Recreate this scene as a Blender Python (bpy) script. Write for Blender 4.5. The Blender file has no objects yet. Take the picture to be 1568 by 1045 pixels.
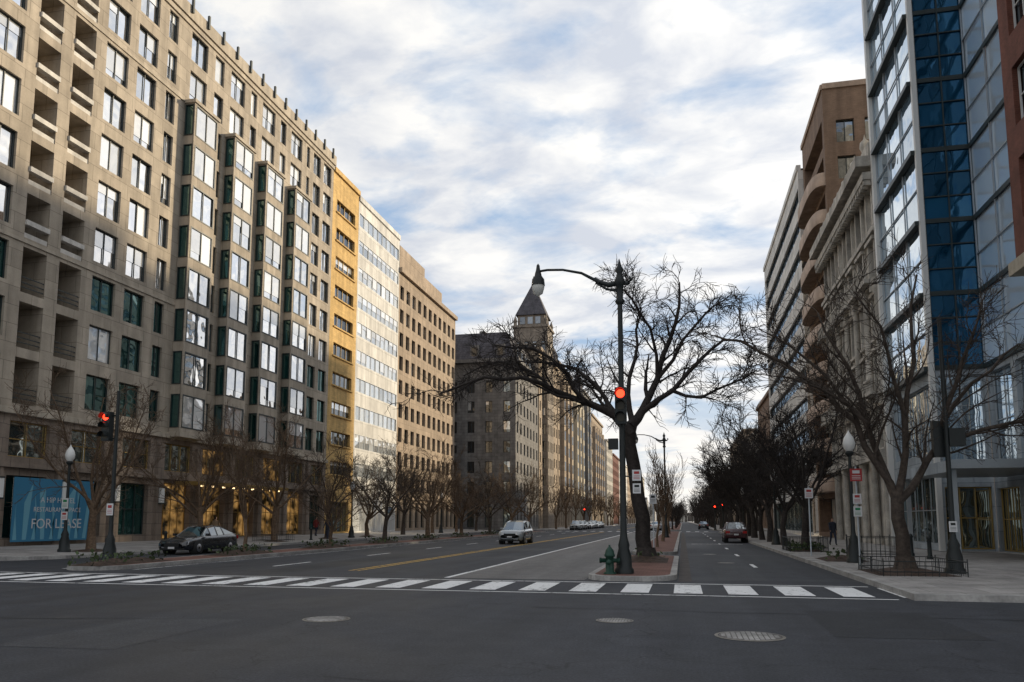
import bpy, math, random
from mathutils import Vector, Matrix
random.seed(7)
R=random.random
def ru(a,b): return a+(b-a)*R()
sc=bpy.context.scene
# ------------------------------------------------------------------ materials
M={}
def nn(nt,t,**k):
    n=nt.nodes.new(t)
    for a,b in k.items(): setattr(n,a,b)
    return n
def math_(nt,op,a,b=None,c=None):
    n=nn(nt,'ShaderNodeMath',operation=op)
    for i,x in enumerate((a,b,c)):
        if x is None: continue
        if isinstance(x,(int,float)): n.inputs[i].default_value=x
        else: nt.links.new(x,n.inputs[i])
    return n.outputs[0]
def mixc(nt,f,a,b,bt='MIX'):
    n=nn(nt,'ShaderNodeMix',data_type='RGBA',blend_type=bt)
    for i,x in ((0,f),(6,a),(7,b)):
        if isinstance(x,(int,float)): n.inputs[i].default_value=x
        elif isinstance(x,tuple): n.inputs[i].default_value=(*x[:3],1)
        else: nt.links.new(x,n.inputs[i])
    return n.outputs[2]
def noise(nt,vec,scale,detail=4,rough=.55,dist=0):
    n=nn(nt,'ShaderNodeTexNoise'); n.inputs['Scale'].default_value=scale
    n.inputs['Detail'].default_value=detail; n.inputs['Roughness'].default_value=rough; n.inputs['Distortion'].default_value=dist
    nt.links.new(vec,n.inputs['Vector']); return n.outputs['Fac']
def rng(nt,v,a,b,c,d):
    n=nn(nt,'ShaderNodeMapRange'); nt.links.new(v,n.inputs[0])
    for i,x in enumerate((a,b,c,d)): n.inputs[i+1].default_value=x
    return n.outputs[0]
def vscale(nt,vec,s):
    n=nn(nt,'ShaderNodeMapping'); n.inputs['Scale'].default_value=s; nt.links.new(vec,n.inputs[0]); return n.outputs[0]
def start(name):
    m=bpy.data.materials.new(name); m.use_nodes=True; nt=m.node_tree; nt.nodes.clear()
    out=nn(nt,'ShaderNodeOutputMaterial'); tc=nn(nt,'ShaderNodeTexCoord'); M[name]=m
    return m,nt,out,tc.outputs['Object']
def mat(name,col,rough=.85,var=.25,scale=1.2,bump=.15,metal=0.,brick=None,streak=.2,island=0.,fine=12,emit=None,spec=.3):
    m,nt,out,oc=start(name)
    b=nn(nt,'ShaderNodeBsdfPrincipled'); nt.links.new(b.outputs[0],out.inputs[0])
    b.inputs['Roughness'].default_value=rough; b.inputs['Metallic'].default_value=metal
    b.inputs['Specular IOR Level'].default_value=spec
    c=(col[0],col[1],col[2])
    if var<.12 and not brick and bump<=0.05 and not island and streak==0:
        b.inputs['Base Color'].default_value=(*c,1)
        if emit:
            b.inputs['Emission Color'].default_value=(*emit[:3],1); b.inputs['Emission Strength'].default_value=emit[3]
        return m
    n1=noise(nt,oc,scale,3); f1=rng(nt,n1,.3,.7,1-var,1+var)
    n2=noise(nt,oc,fine,1); f2=rng(nt,n2,.25,.75,1-var*.5,1+var*.5)
    f=math_(nt,'MULTIPLY',f1,f2)
    if streak>0:
        n3=noise(nt,vscale(nt,oc,(1.6,1.6,.12)),1.0,2); f=math_(nt,'MULTIPLY',f,rng(nt,n3,.35,.7,1-streak,1+streak*.5))
    if island>0:
        g=nn(nt,'ShaderNodeNewGeometry'); f=math_(nt,'MULTIPLY',f,rng(nt,g.outputs['Random Per Island'],0,1,1-island,1+island))
    colr=c
    h=n2
    if brick:
        w,hh,mo,dk=brick
        s=nn(nt,'ShaderNodeSeparateXYZ'); nt.links.new(oc,s.inputs[0])
        cb=nn(nt,'ShaderNodeCombineXYZ')
        if name.startswith('pave'):
            nt.links.new(s.outputs[0],cb.inputs[0]); nt.links.new(s.outputs[1],cb.inputs[1])
        else:
            nt.links.new(math_(nt,'ADD',s.outputs[0],s.outputs[1]),cb.inputs[0]); nt.links.new(s.outputs[2],cb.inputs[1])
        bt=nn(nt,'ShaderNodeTexBrick'); nt.links.new(cb.outputs[0],bt.inputs['Vector'])
        bt.inputs['Scale'].default_value=1; bt.inputs['Brick Width'].default_value=w; bt.inputs['Row Height'].default_value=hh
        bt.inputs['Mortar Size'].default_value=mo; bt.inputs['Mortar Smooth'].default_value=.2
        bt.inputs['Color1'].default_value=(*[x*.9 for x in c],1); bt.inputs['Color2'].default_value=(*[x*1.1 for x in c],1)
        bt.inputs['Mortar'].default_value=(*[x*dk for x in c],1); colr=bt.outputs['Color']
    vm=nn(nt,'ShaderNodeCombineXYZ')
    for i in range(3): nt.links.new(f,vm.inputs[i])
    nt.links.new(mixc(nt,1.,colr,vm.outputs[0],'MULTIPLY'),b.inputs['Base Color'])
    if bump>.16:
        bp=nn(nt,'ShaderNodeBump'); bp.inputs['Strength'].default_value=bump; bp.inputs['Distance'].default_value=.02
        nt.links.new(h,bp.inputs['Height']); nt.links.new(bp.outputs[0],b.inputs['Normal'])
    if emit:
        b.inputs['Emission Color'].default_value=(*emit[:3],1); b.inputs['Emission Strength'].default_value=emit[3]
    return m
def glass(name,dif,gl,fac=.6,rough=.03,var=.4,wav=.03,lum=None):
    m,nt,out,oc=start(name)
    g=nn(nt,'ShaderNodeNewGeometry'); r=g.outputs['Random Per Island']
    d=nn(nt,'ShaderNodeBsdfDiffuse'); s=nn(nt,'ShaderNodeBsdfGlossy'); s.inputs['Roughness'].default_value=rough
    s.inputs['Color'].default_value=(*gl,1)
    v=rng(nt,r,0,1,1-var,1+var); cb=nn(nt,'ShaderNodeCombineXYZ')
    for i in range(3): nt.links.new(v,cb.inputs[i])
    nt.links.new(mixc(nt,1.,dif,cb.outputs[0],'MULTIPLY'),d.inputs[0])
    if wav>0:
        n=noise(nt,oc,.9,1); bp=nn(nt,'ShaderNodeBump'); bp.inputs['Strength'].default_value=1; bp.inputs['Distance'].default_value=wav
        nt.links.new(n,bp.inputs['Height']); nt.links.new(bp.outputs[0],s.inputs['Normal'])
    mx=nn(nt,'ShaderNodeMixShader')
    w=math_(nt,'FRACT',math_(nt,'MULTIPLY',r,7.31))
    nt.links.new(rng(nt,w,0,1,fac-.15,min(1,fac+.12)),mx.inputs[0])
    nt.links.new(d.outputs[0],mx.inputs[1]); nt.links.new(s.outputs[0],mx.inputs[2])
    res=mx.outputs[0]
    if lum:
        e=nn(nt,'ShaderNodeEmission'); n3=noise(nt,vscale(nt,oc,(1,1.,1.3)),.8,2)
        e.inputs[0].default_value=(*lum[:3],1); nt.links.new(rng(nt,n3,.42,.72,0,lum[3]),e.inputs[1])
        ad=nn(nt,'ShaderNodeAddShader'); nt.links.new(res,ad.inputs[0]); nt.links.new(e.outputs[0],ad.inputs[1]); res=ad.outputs[0]
    nt.links.new(res,out.inputs[0])
    return m
mat('limestone',(.41,.352,.28),brick=(1.5,1.01,.018,.55),var=.12,streak=.2)
mat('limestone_trim',(.45,.39,.31),var=.12)
mat('rail_stone',(.6,.57,.52),var=.12)
mat('limestone_base',(.25,.20,.16),brick=(1.2,.75,.02,.5),var=.15)
mat('yellow_brick',(.60,.40,.16),brick=(.6,.2,.01,.8),var=.12)
mat('white_panel',(.66,.64,.60),brick=(1.5,3.1,.02,.6),var=.08)
mat('brown_precast',(.37,.29,.215),brick=(2.6,1.55,.02,.6),var=.12)
mat('grey_stone',(.19,.18,.17),brick=(1.,.5,.02,.6),var=.2)
mat('tan_stone',(.34,.27,.2),brick=(1.2,.6,.02,.7),var=.2)
mat('tower_stone',(.25,.21,.17),brick=(1.2,.6,.02,.7),var=.2)
mat('cream_stone',(.42,.37,.29),var=.2)
mat('pale_stone',(.46,.43,.38),var=.25,streak=.35)
mat('grey_panel',(.33,.37,.40),brick=(1.5,1.2,.02,.6),var=.1)
mat('red_brick',(.13,.05,.034),brick=(.25,.08,.01,1.3),var=.2)
mat('brown_brick',(.20,.135,.095),brick=(.3,.1,.01,1.2),var=.15)
mat('tan_precast',(.40,.30,.23),var=.15)
mat('slate',(.09,.085,.095),brick=(.5,.4,.02,.5),var=.25)
mat('roofing',(.12,.12,.12))
mat('frame_dark',(.035,.045,.045),rough=.4,bump=0,streak=0,var=.1)
mat('frame_white',(.6,.6,.58),rough=.5,bump=0,streak=0,var=.1)
mat('frame_gold',(.45,.30,.1),rough=.35,metal=.6,bump=0,streak=0,var=.1)
mat('frame_alu',(.35,.38,.4),rough=.4,metal=.5,bump=0,streak=0,var=.1)
mat('black_iron',(.018,.022,.022),rough=.45,bump=0,streak=0,var=.1)
glass('win',(.12,.135,.14),(1,1,1),.80)
glass('win_green',(.012,.05,.045),(.30,.45,.45),.4)
glass('win_dark',(.02,.022,.025),(.6,.65,.7),.35)
glass('win_blind',(.72,.73,.72),(.95,.97,1),.5)  # white blinds; their colour also stands in for bright sky reflection
glass('ribbon',(.42,.44,.45),(.85,.9,.95),.5)
glass('tower_glass',(.18,.27,.36),(.88,.95,1.),.75,rough=.015,var=.3,wav=.02)
glass('tower_pale',(.50,.60,.70),(.85,.92,1.),.42,rough=.03,var=.25,wav=.03)  # pale diffuse colour stands in for sky reflected in this glass
glass('tower_blue',(.006,.05,.105),(.08,.20,.32),.4,rough=.02,var=.5,wav=.03)
glass('strip_glass',(.03,.045,.06),(.55,.66,.78),.5)
glass('store_glass',(.03,.04,.04),(.6,.68,.68),.45)
glass('warm_interior',(.05,.035,.02),(.5,.5,.45),.3,lum=(1,.55,.17,.40))
mat('canopy_lamp',(.8,.7,.5),bump=0,streak=0,var=0,emit=(1,.7,.35,3.))
def asphalt(name,base,seam):
    m,nt,out,oc=start(name)
    b=nn(nt,'ShaderNodeBsdfPrincipled'); nt.links.new(b.outputs[0],out.inputs[0])
    a=noise(nt,oc,.10,4,.65,.8); bb=noise(nt,vscale(nt,oc,(1.1,.05,1)),.9,3); c=noise(nt,oc,26,2,.85); d=noise(nt,oc,1.6,5,.75)
    f=math_(nt,'MULTIPLY',rng(nt,a,.3,.7,.70,1.30),rng(nt,bb,.3,.7,.78,1.24))
    f=math_(nt,'MULTIPLY',f,rng(nt,c,.3,.75,.45,1.8)); f=math_(nt,'MULTIPLY',f,rng(nt,d,.3,.7,.76,1.24))
    vo=nn(nt,'ShaderNodeTexVoronoi',feature='DISTANCE_TO_EDGE'); vo.inputs['Scale'].default_value=.16
    w=nn(nt,'ShaderNodeVectorMath',operation='ADD'); nt.links.new(oc,w.inputs[0])
    nz=nn(nt,'ShaderNodeTexNoise'); nz.inputs['Scale'].default_value=.8; nz.inputs['Detail'].default_value=4; nt.links.new(oc,nz.inputs['Vector'])
    sc_=nn(nt,'ShaderNodeVectorMath',operation='SCALE'); sc_.inputs['Scale'].default_value=2.2; nt.links.new(nz.outputs['Color'],sc_.inputs[0]); nt.links.new(sc_.outputs[0],w.inputs[1])
    nt.links.new(w.outputs[0],vo.inputs['Vector'])
    cr=rng(nt,vo.outputs['Distance'],.001,.004,seam,1.)
    f=math_(nt,'MULTIPLY',f,cr)
    cb=nn(nt,'ShaderNodeCombineXYZ')
    for i in range(3): nt.links.new(f,cb.inputs[i])
    nt.links.new(mixc(nt,1.,base,cb.outputs[0],'MULTIPLY'),b.inputs['Base Color'])
    nt.links.new(rng(nt,a,.3,.7,.6,.85),b.inputs['Roughness']); b.inputs['Specular IOR Level'].default_value=.3
asphalt('asphalt',(.030,.0325,.039),.5)
asphalt('asphalt_patch',(.038,.040,.045),.9)
asphalt('asphalt_dark',(.022,.024,.028),.9)
asphalt('road_concrete',(.125,.12,.116),.5)
mat('pave_sidewalk',(.29,.275,.26),brick=(1.2,1.2,.015,.55),var=.22,streak=0)
mat('pave_brick',(.16,.078,.06),brick=(.22,.11,.012,.7),var=.3,streak=0)
mat('gutter',(.10,.085,.078),brick=(.5,1.,.012,.7),var=.25,streak=0)
mat('granite',(.30,.29,.275),var=.3,streak=0,island=.15)
mat('mulch',(.055,.035,.025),var=.5,scale=6,fine=30,bump=.8,streak=0)
def paint(name,col,wear):
    m,nt,out,oc=start(name)
    b=nn(nt,'ShaderNodeBsdfPrincipled'); nt.links.new(b.outputs[0],out.inputs[0]); b.inputs['Roughness'].default_value=.7
    n=noise(nt,oc,5,7,.75); n2=noise(nt,oc,.5,2)
    t=math_(nt,'ADD',n,math_(nt,'MULTIPLY',n2,.3))
    f=rng(nt,t,wear,wear+.1,1,0)
    nt.links.new(mixc(nt,f,(.08,.08,.08),mixc(nt,n,tuple(x*.8 for x in col),col)),b.inputs['Base Color'])
paint('paint_white',(.82,.82,.81),.70); paint('paint_yellow',(.66,.40,.06),.67); paint('paint_worn',(.7,.7,.69),.62)
mat('bark_dark',(.032,.026,.023),var=.35,scale=8,bump=.6,streak=0)
mat('bark_mid',(.055,.042,.033),var=.35,scale=8,bump=.6,streak=0)
mat('bark_brown',(.115,.076,.048),var=.35,scale=8,bump=.6,streak=0)
mat('globe_white',(.75,.75,.72),rough=.3,bump=0,streak=0,var=.03)
mat('lamp_glass',(.6,.6,.56),rough=.15,bump=0,streak=0,var=.03)
mat('red_lens',(.5,.01,.01),rough=.3,bump=0,streak=0,var=0,emit=(1,.03,.01,6.))
mat('off_lens',(.04,.035,.02),rough=.3,bump=0,streak=0,var=0)
mat('sign_white',(.6,.6,.6),rough=.5,bump=0,streak=0,var=.05); mat('sign_red',(.35,.04,.04),rough=.5,bump=0,streak=0,var=0)
mat('sign_blue',(.05,.20,.33),rough=.35,bump=0,streak=0,var=0); mat('sign_blue2',(.16,.38,.48),rough=.35,bump=0,streak=0,var=0)
mat('sign_green',(.02,.2,.08),rough=.5,bump=0,streak=0,var=0)
mat('hydrant_green',(.015,.05,.035),rough=.4,bump=0,streak=0,var=0)
mat('shrub',(.05,.07,.03),var=.5,streak=0,island=.5)
for n_,c_ in (('car_black',(.012,.014,.018)),('car_white',(.6,.6,.6)),('car_silver',(.3,.32,.33)),('car_red',(.05,.010,.012)),('car_grey',(.07,.075,.08))):
    mt=mat(n_,c_,rough=.22,bump=0,streak=0,var=.05,spec=.6)
    for q in mt.node_tree.nodes:
        if q.type=='BSDF_PRINCIPLED': q.inputs['Coat Weight'].default_value=.8
glass('car_glass',(.01,.012,.014),(.7,.75,.78),.35,rough=.02,var=.1,wav=0.)
mat('rubber',(.02,.02,.02),rough=.8,bump=0,streak=0,var=0); mat('rim',(.4,.4,.42),rough=.3,metal=.9,bump=0,streak=0,var=0)
mat('headlight',(.7,.7,.7),rough=.1,bump=0,streak=0,var=0); mat('taillight',(.35,.01,.01),rough=.2,bump=0,streak=0,var=0)
mat('manhole_iron',(.20,.185,.16),rough=.6,metal=.3,var=.4,streak=0,bump=.1)
mat('manhole_plate',(.13,.12,.11),rough=.6,metal=.3,var=.4,streak=0,bump=.1)
mat('red_plastic',(.6,.02,.02),rough=.35,bump=0,streak=0,var=0)
for n_,c_ in (('coat_dark',(.025,.028,.04)),('coat_tan',(.22,.15,.09)),('coat_red',(.2,.03,.03)),('trousers',(.03,.035,.055)),('skin',(.42,.26,.19)),('hair',(.03,.02,.015)),('shoes',(.015,.015,.015))): mat(n_,c_,bump=0,streak=0,var=0)
# ------------------------------------------------------------------ mesh helpers
class Group:
    def __init__(s,name,loc=(0,0,0),rot=0.):
        s.name=name; s.loc=loc; s.rot=rot; s.p={}
    def part(s,n,m):
        k=(n,m)
        if k not in s.p: s.p[k]=([],[],[False])
        return s.p[k]
    def quad(s,n,m,*pts):
        v,f,_=s.part(n,m); b=len(v); v.extend([tuple(p) for p in pts]); f.append(tuple(range(b,b+len(pts))))
    def hexa(s,n,m,c):
        v,f,_=s.part(n,m); b=len(v); v.extend([tuple(p) for p in c])
        for q in ((0,3,2,1),(4,5,6,7),(0,1,5,4),(1,2,6,5),(2,3,7,6),(3,0,4,7)): f.append(tuple(b+i for i in q))
    def box(s,n,m,x0,x1,y0,y1,z0,z1):
        s.hexa(n,m,[(x0,y0,z0),(x1,y0,z0),(x1,y1,z0),(x0,y1,z0),(x0,y0,z1),(x1,y0,z1),(x1,y1,z1),(x0,y1,z1)])
    def lathe(s,n,m,prof,x=0,y=0,z=0,seg=12,a0=0,a1=2*math.pi,sx=1,sy=1,smooth=True,pw=1):
        v,f,sm=s.part(n,m); sm[0]=smooth; full=abs(a1-a0-2*math.pi)<1e-4; k=seg if full else seg+1; b=len(v)
        sg=lambda t:math.copysign(abs(t)**pw,t)
        for r,h in prof:
            for i in range(k):
                a=a0+(a1-a0)*i/seg; v.append((x+sg(math.cos(a))*r*sx,y+sg(math.sin(a))*r*sy,z+h))
        for j in range(len(prof)-1):
            for i in range(seg):
                i2=(i+1)%k; f.append((b+j*k+i,b+j*k+i2,b+(j+1)*k+i2,b+(j+1)*k+i))
    def tube(s,n,m,pts,rad,sides=6):
        v,f,sm=s.part(n,m); sm[0]=True; b=len(v); P=[Vector(p) for p in pts]; N=len(P)
        ref=Vector((.31,.17,.93)) if abs((P[-1]-P[0]).normalized().z)<.8 else Vector((1,.1,0))
        for i,p in enumerate(P):
            t=(P[min(i+1,N-1)]-P[max(i-1,0)])
            if t.length<1e-7: t=Vector((0,0,1))
            t.normalize(); a=t.cross(ref); a.normalize(); c=t.cross(a)
            for k in range(sides):
                an=2*math.pi*k/sides; q=p+(a*math.cos(an)+c*math.sin(an))*rad[i]; v.append((q.x,q.y,q.z))
        for i in range(N-1):
            for k in range(sides):
                k2=(k+1)%sides; f.append((b+i*sides+k,b+i*sides+k2,b+(i+1)*sides+k2,b+(i+1)*sides+k))
        if rad[-1]>.015: f.append(tuple(b+(N-1)*sides+k for k in range(sides))); f.append(tuple(b+k for k in range(sides)))
    def done(s):
        parts=list(s.p.items()); me=[]
        for (n,m),(v,f,sm) in parts:
            d=bpy.data.meshes.new(s.name+'_'+n); d.from_pydata(v,[],f); d.materials.append(M[m])
            if sm[0]: d.polygons.foreach_set('use_smooth',[True]*len(f))
            d.update(); me.append((n,d))
        s.me=me; return s.place(s.loc,s.rot)
    def place(s,loc,rot=0.,scale=1.):
        if len(s.me)==1:
            o=bpy.data.objects.new(s.name,s.me[0][1]); sc.collection.objects.link(o)
        else:
            o=bpy.data.objects.new(s.name,None); sc.collection.objects.link(o)
            for n,d in s.me:
                c=bpy.data.objects.new(n,d); sc.collection.objects.link(c); c.parent=o
        o.location=loc; o.rotation_euler=(0,0,rot); o.scale=(scale,)*3 if not isinstance(scale,tuple) else scale
        return o
class Fac:
    def __init__(s,g,O,U,N): s.g=g; s.O=Vector(O); s.U=Vector(U); s.N=Vector(N)
    def P(s,u,v,n): return s.O+s.U*u+s.N*n+Vector((0,0,v))
    def quad(s,part,m,u0,u1,v0,v1,n): s.g.quad(part,m,s.P(u0,v0,n),s.P(u1,v0,n),s.P(u1,v1,n),s.P(u0,v1,n))
    def box(s,part,m,u0,u1,v0,v1,n0,n1):
        P=s.P; s.g.hexa(part,m,[P(u0,v0,n0),P(u1,v0,n0),P(u1,v0,n1),P(u0,v0,n1),P(u0,v1,n0),P(u1,v1,n0),P(u1,v1,n1),P(u0,v1,n1)])
    def opening(s,u0,u1,v0,v1,wall,d=.25,gl='win',frame='frame_dark',mull=1,trans=0,blind=.3,fw=.06,rev=None):
        P=s.P; g=s.g; rv=rev or wall
        g.quad('reveals',rv,P(u0,v0,0),P(u0,v1,0),P(u0,v1,-d),P(u0,v0,-d)); g.quad('reveals',rv,P(u1,v0,0),P(u1,v1,0),P(u1,v1,-d),P(u1,v0,-d))
        g.quad('reveals',rv,P(u0,v0,0),P(u1,v0,0),P(u1,v0,-d),P(u0,v0,-d)); g.quad('reveals',rv,P(u0,v1,0),P(u1,v1,0),P(u1,v1,-d),P(u0,v1,-d))
        k=mull+1; j=lambda:ru(-.009,.009)
        same=R()<.65; hh=random.choice((.3,.5,.75,.98,.98)); bl=R()<blind
        for i in range(k):
            a=u0+(u1-u0)*i/k; b=u0+(u1-u0)*(i+1)/k; x,y=j(),j()
            g.quad('windows',gl,P(a,v0,-d+x),P(b,v0,-d+y),P(b,v1,-d+y+x),P(a,v1,-d+x+x))
            if blind>0 and (bl if same else R()<blind):
                h=(v1-v0)*(hh if same else random.choice((.3,.5,.75,.98))); s.quad('blinds_glare','win_blind',a+.02,b-.02,v1-h,v1-.01,-d+.03)  # white sheet over the pane: blind and painted sky reflection in one
        if frame:
            n0,n1=-d+.035,-d+.1
            s.box('frames',frame,u0,u0+fw,v0,v1,n0,n1); s.box('frames',frame,u1-fw,u1,v0,v1,n0,n1)
            s.box('frames',frame,u0+fw,u1-fw,v0,v0+fw,n0,n1); s.box('frames',frame,u0+fw,u1-fw,v1-fw,v1,n0,n1)
            for i in range(mull):
                c=u0+(u1-u0)*(i+1)/k; s.box('frames',frame,c-fw*.4,c+fw*.4,v0+fw,v1-fw,n0,n1-.01)
            for i in range(trans):
                c=v0+(v1-v0)*(i+1)/(trans+1); s.box('frames',frame,u0+fw,u1-fw,c-fw*.4,c+fw*.4,n0,n1-.02)
    def col(s,u0,u1,vb,vt,ops,wall,a=None,b=None,**k):
        a=u0 if a is None else a; b=u1 if b is None else b
        if a>u0: s.quad('walls',wall,u0,a,vb,vt,0)
        if b<u1: s.quad('walls',wall,b,u1,vb,vt,0)
        z=vb
        for o in sorted(ops,key=lambda q:q[0]):
            if o[0]>z: s.quad('walls',wall,a,b,z,o[0],0)
            kk=dict(k)
            if len(o)>2: kk.update(o[2])
            s.opening(a,b,o[0],o[1],wall,**kk); z=o[1]
        if z<vt: s.quad('walls',wall,a,b,z,vt,0)
XP=(1,0,0); YP=(0,1,0)
def shell(g,wall,x0,x1,y0,y1,z0,z1,faces='',roof='roofing'):
    c=[(x0,y0),(x1,y0),(x1,y1),(x0,y1)]
    for i,nm in enumerate('SENW'):
        if nm in faces:
            a=c[i]; b=c[(i+1)%4]; g.quad('walls',wall,(a[0],a[1],z0),(b[0],b[1],z0),(b[0],b[1],z1),(a[0],a[1],z1))
    g.quad('roof',roof,(x0,y0,z1-.3),(x1,y0,z1-.3),(x1,y1,z1-.3),(x0,y1,z1-.3))
# ------------------------------------------------------------------ ground
def rrect(x0,x1,y0,y1,r,seg=8):
    pts=[]
    for (cx,cy,a,rr) in ((x0+r[0],y0+r[0],math.pi,r[0]),(x1-r[1],y0+r[1],1.5*math.pi,r[1]),(x1-r[2],y1-r[2],0,r[2]),(x0+r[3],y1-r[3],.5*math.pi,r[3])):
        if rr<=0: pts.append((cx,cy)); continue
        for i in range(seg+1):
            t=a+.5*math.pi*i/seg; pts.append((cx+rr*math.cos(t),cy+rr*math.sin(t)))
    return pts
def slab(g,n,m,pts,z1,z0=0.,slope=None):
    zz=(lambda x:z1+(slope(x) if slope else 0))
    g.quad(n,m,*[(x,y,zz(x)) for x,y in pts])
    for i in range(len(pts)):
        a=pts[i]; b=pts[(i+1)%len(pts)]
        g.quad(n,m,(a[0],a[1],z0),(b[0],b[1],z0),(b[0],b[1],zz(b[0])),(a[0],a[1],zz(a[0])))
g=Group('ground'); g.quad('sheet','asphalt',(-3000,-3000,0),(3000,-3000,0),(3000,3000,0),(-3000,3000,0)); g.done()
def island(name,x0,x1,y0,y1,r,top,slope=None,e=.2):
    g=Group(name)
    slab(g,'kerb','granite',rrect(x0,x1,y0,y1,r),.145,slope=slope)
    slab(g,'paving',top,rrect(x0+e,x1-e,y0+e,y1-e,[max(q-e,0) for q in r]),.15,.10,slope=slope)
    g.done()
ls=lambda x:max(0,(-27.4-x))*.033
island('sidewalk',-75,-27.3,27,116,(0,4,3,0),'pave_sidewalk',ls)
island('sidewalk',-75,-20,130,900,(0,3,0,0),'pave_sidewalk')
island('sidewalk',4.9,60,18.6,116,(0,0,0,3.5),'pave_sidewalk')
island('sidewalk',4.9,60,130,900,(3,0,0,0),'pave_sidewalk')
island('median',-21.6,-19.4,23.3,112,(1,1,1,1),'pave_brick')
island('median',-2.8,-.2,22.6,36.5,(.9,1.2,1,1),'pave_brick')
island('median',-2.6,-.3,40,112,(1,1,1,1),'pave_brick')
island('median',-2.6,-.3,132,400,(1,1,1,1),'pave_brick')
g=Group('road_lane'); g.quad('concrete','road_concrete',(-7.0,22.8,.004),(-2.85,22.8,.004),(-2.85,112,.004),(-7.0,112,.004)); g.done()
g=Group('road_gutter'); g.quad('strip','gutter',(-.15,22.8,.005),(.22,22.8,.005),(.22,112,.005),(-.15,112,.005)); g.done()
g=Group('road_patches')
for (m,a,b,c,d) in (('asphalt_patch',-9.5,-7.6,9.2,12.6),('asphalt_dark',2.2,4.4,12.6,16.2),('asphalt_patch',1.0,2.4,23.5,31),('asphalt_dark',-14.5,-12.6,24,38),('asphalt_patch',-18.3,-16.2,13,17.6),('asphalt_patch',3.1,4.6,34,50),('asphalt_dark',-10.4,-8.3,40,62)):
    g.quad('patch',m,(a,c,.0035),(b,c+.12,.0035),(b-.05,d,.0035),(a+.06,d-.1,.0035))
for (x,y,a,L) in ((-4,8.2,.05,9),(-3,15.6,-.03,11),(5,9.5,.4,6),(-16,11,.2,8)):
    for i in range(14):
        t0=L*i/14; t1=L*(i+1)/14; w0=math.sin(i*1.7+x)*.07; w1=math.sin((i+1)*1.7+x)*.07
        p=(x+t0,y+a*t0+w0); q=(x+t1,y+a*t1+w1)
        g.quad('tar_seams','asphalt_dark',(p[0],p[1]-.03,.0036),(q[0],q[1]-.03,.0036),(q[0],q[1]+.03,.0036),(p[0],p[1]+.03,.0036))
g.done()
g=Group('crosswalk_markings')
x=-32.
while x<5.2:
    w=.68; y0=19.15; y1=21.7
    g.quad('bars','paint_white',(x,y0,.008),(x+w,y0,.008),(x+w,y1,.008),(x,y1,.008)); x+=1.27
g.quad('lines','paint_white',(-45,18.6,.0085),(4.6,18.6,.0085),(4.6,18.72,.0085),(-45,18.72,.0085))
g.quad('lines','paint_white',(-45,21.95,.0085),(4.7,21.95,.0085),(4.7,22.1,.0085),(-45,22.1,.0085))
x=-19
while x<4.4:
    g.quad('bars','paint_white',(x,118,.008),(x+.6,118,.008),(x+.6,121,.008),(x,121,.008)); x+=1.3
g.done()
g=Group('lane_markings')
def line(m,x,y0,y1,w=.12,dash=None):
    if not dash: g.quad('lines',m,(x-w/2,y0,.0088),(x+w/2,y0,.0088),(x+w/2,y1,.0088),(x-w/2,y1,.0088)); return
    y=y0
    while y<y1: line(m,x,y,min(y+dash[0],y1),w); y+=dash[0]+dash[1]
line('paint_yellow',-11.3,25.2,112,.13); line('paint_yellow',-11.0,25.2,112,.13)
line('paint_white',-7.05,22.8,112,.17); line('paint_white',-15.2,27,112,.15,(3,6)); line('paint_white',-21.85,24,112,.12)
line('paint_yellow',-11.1,135,600,.2); line('paint_white',-7,135,600,.14,(3,9)); line('paint_white',-15.2,135,600,.12,(3,9))
line('paint_white',2.6,30,112,.15,(2.2,7)); line('paint_worn',-18.95,24,112,.12)
g.quad('stop','paint_white',(0.5,113,.0088),(4.6,113,.0088),(4.6,113.5,.0088),(0.5,113.5,.0088))
g.quad('stop','paint_worn',(0.6,58,.0088),(4.2,58,.0088),(4.2,58.5,.0088),(0.6,58.5,.0088))
g.done()
for (x,y,r) in ((.95,12.4,.52),(-1.2,13.8,.33),(-6.2,12.9,.42),(1.7,33,.35),(1.3,41,.35)):
    g=Group('manhole_cover',(x,y,0))
    g.lathe('ring','manhole_iron',[(r,.009),(r*.9,.012)],seg=32)
    g.lathe('plate','manhole_plate',[(r*.88,.011),(.0001,.011)],seg=32,smooth=False)
    for i in range(-5,6):
        for j in range(-5,6):
            a=i*r*.15;b=j*r*.15
            if a*a+b*b<(r*.8)**2: g.box('studs','granite',a-r*.055,a+r*.055,b-r*.055,b+r*.055,.0115,.018)
    g.done()
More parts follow.
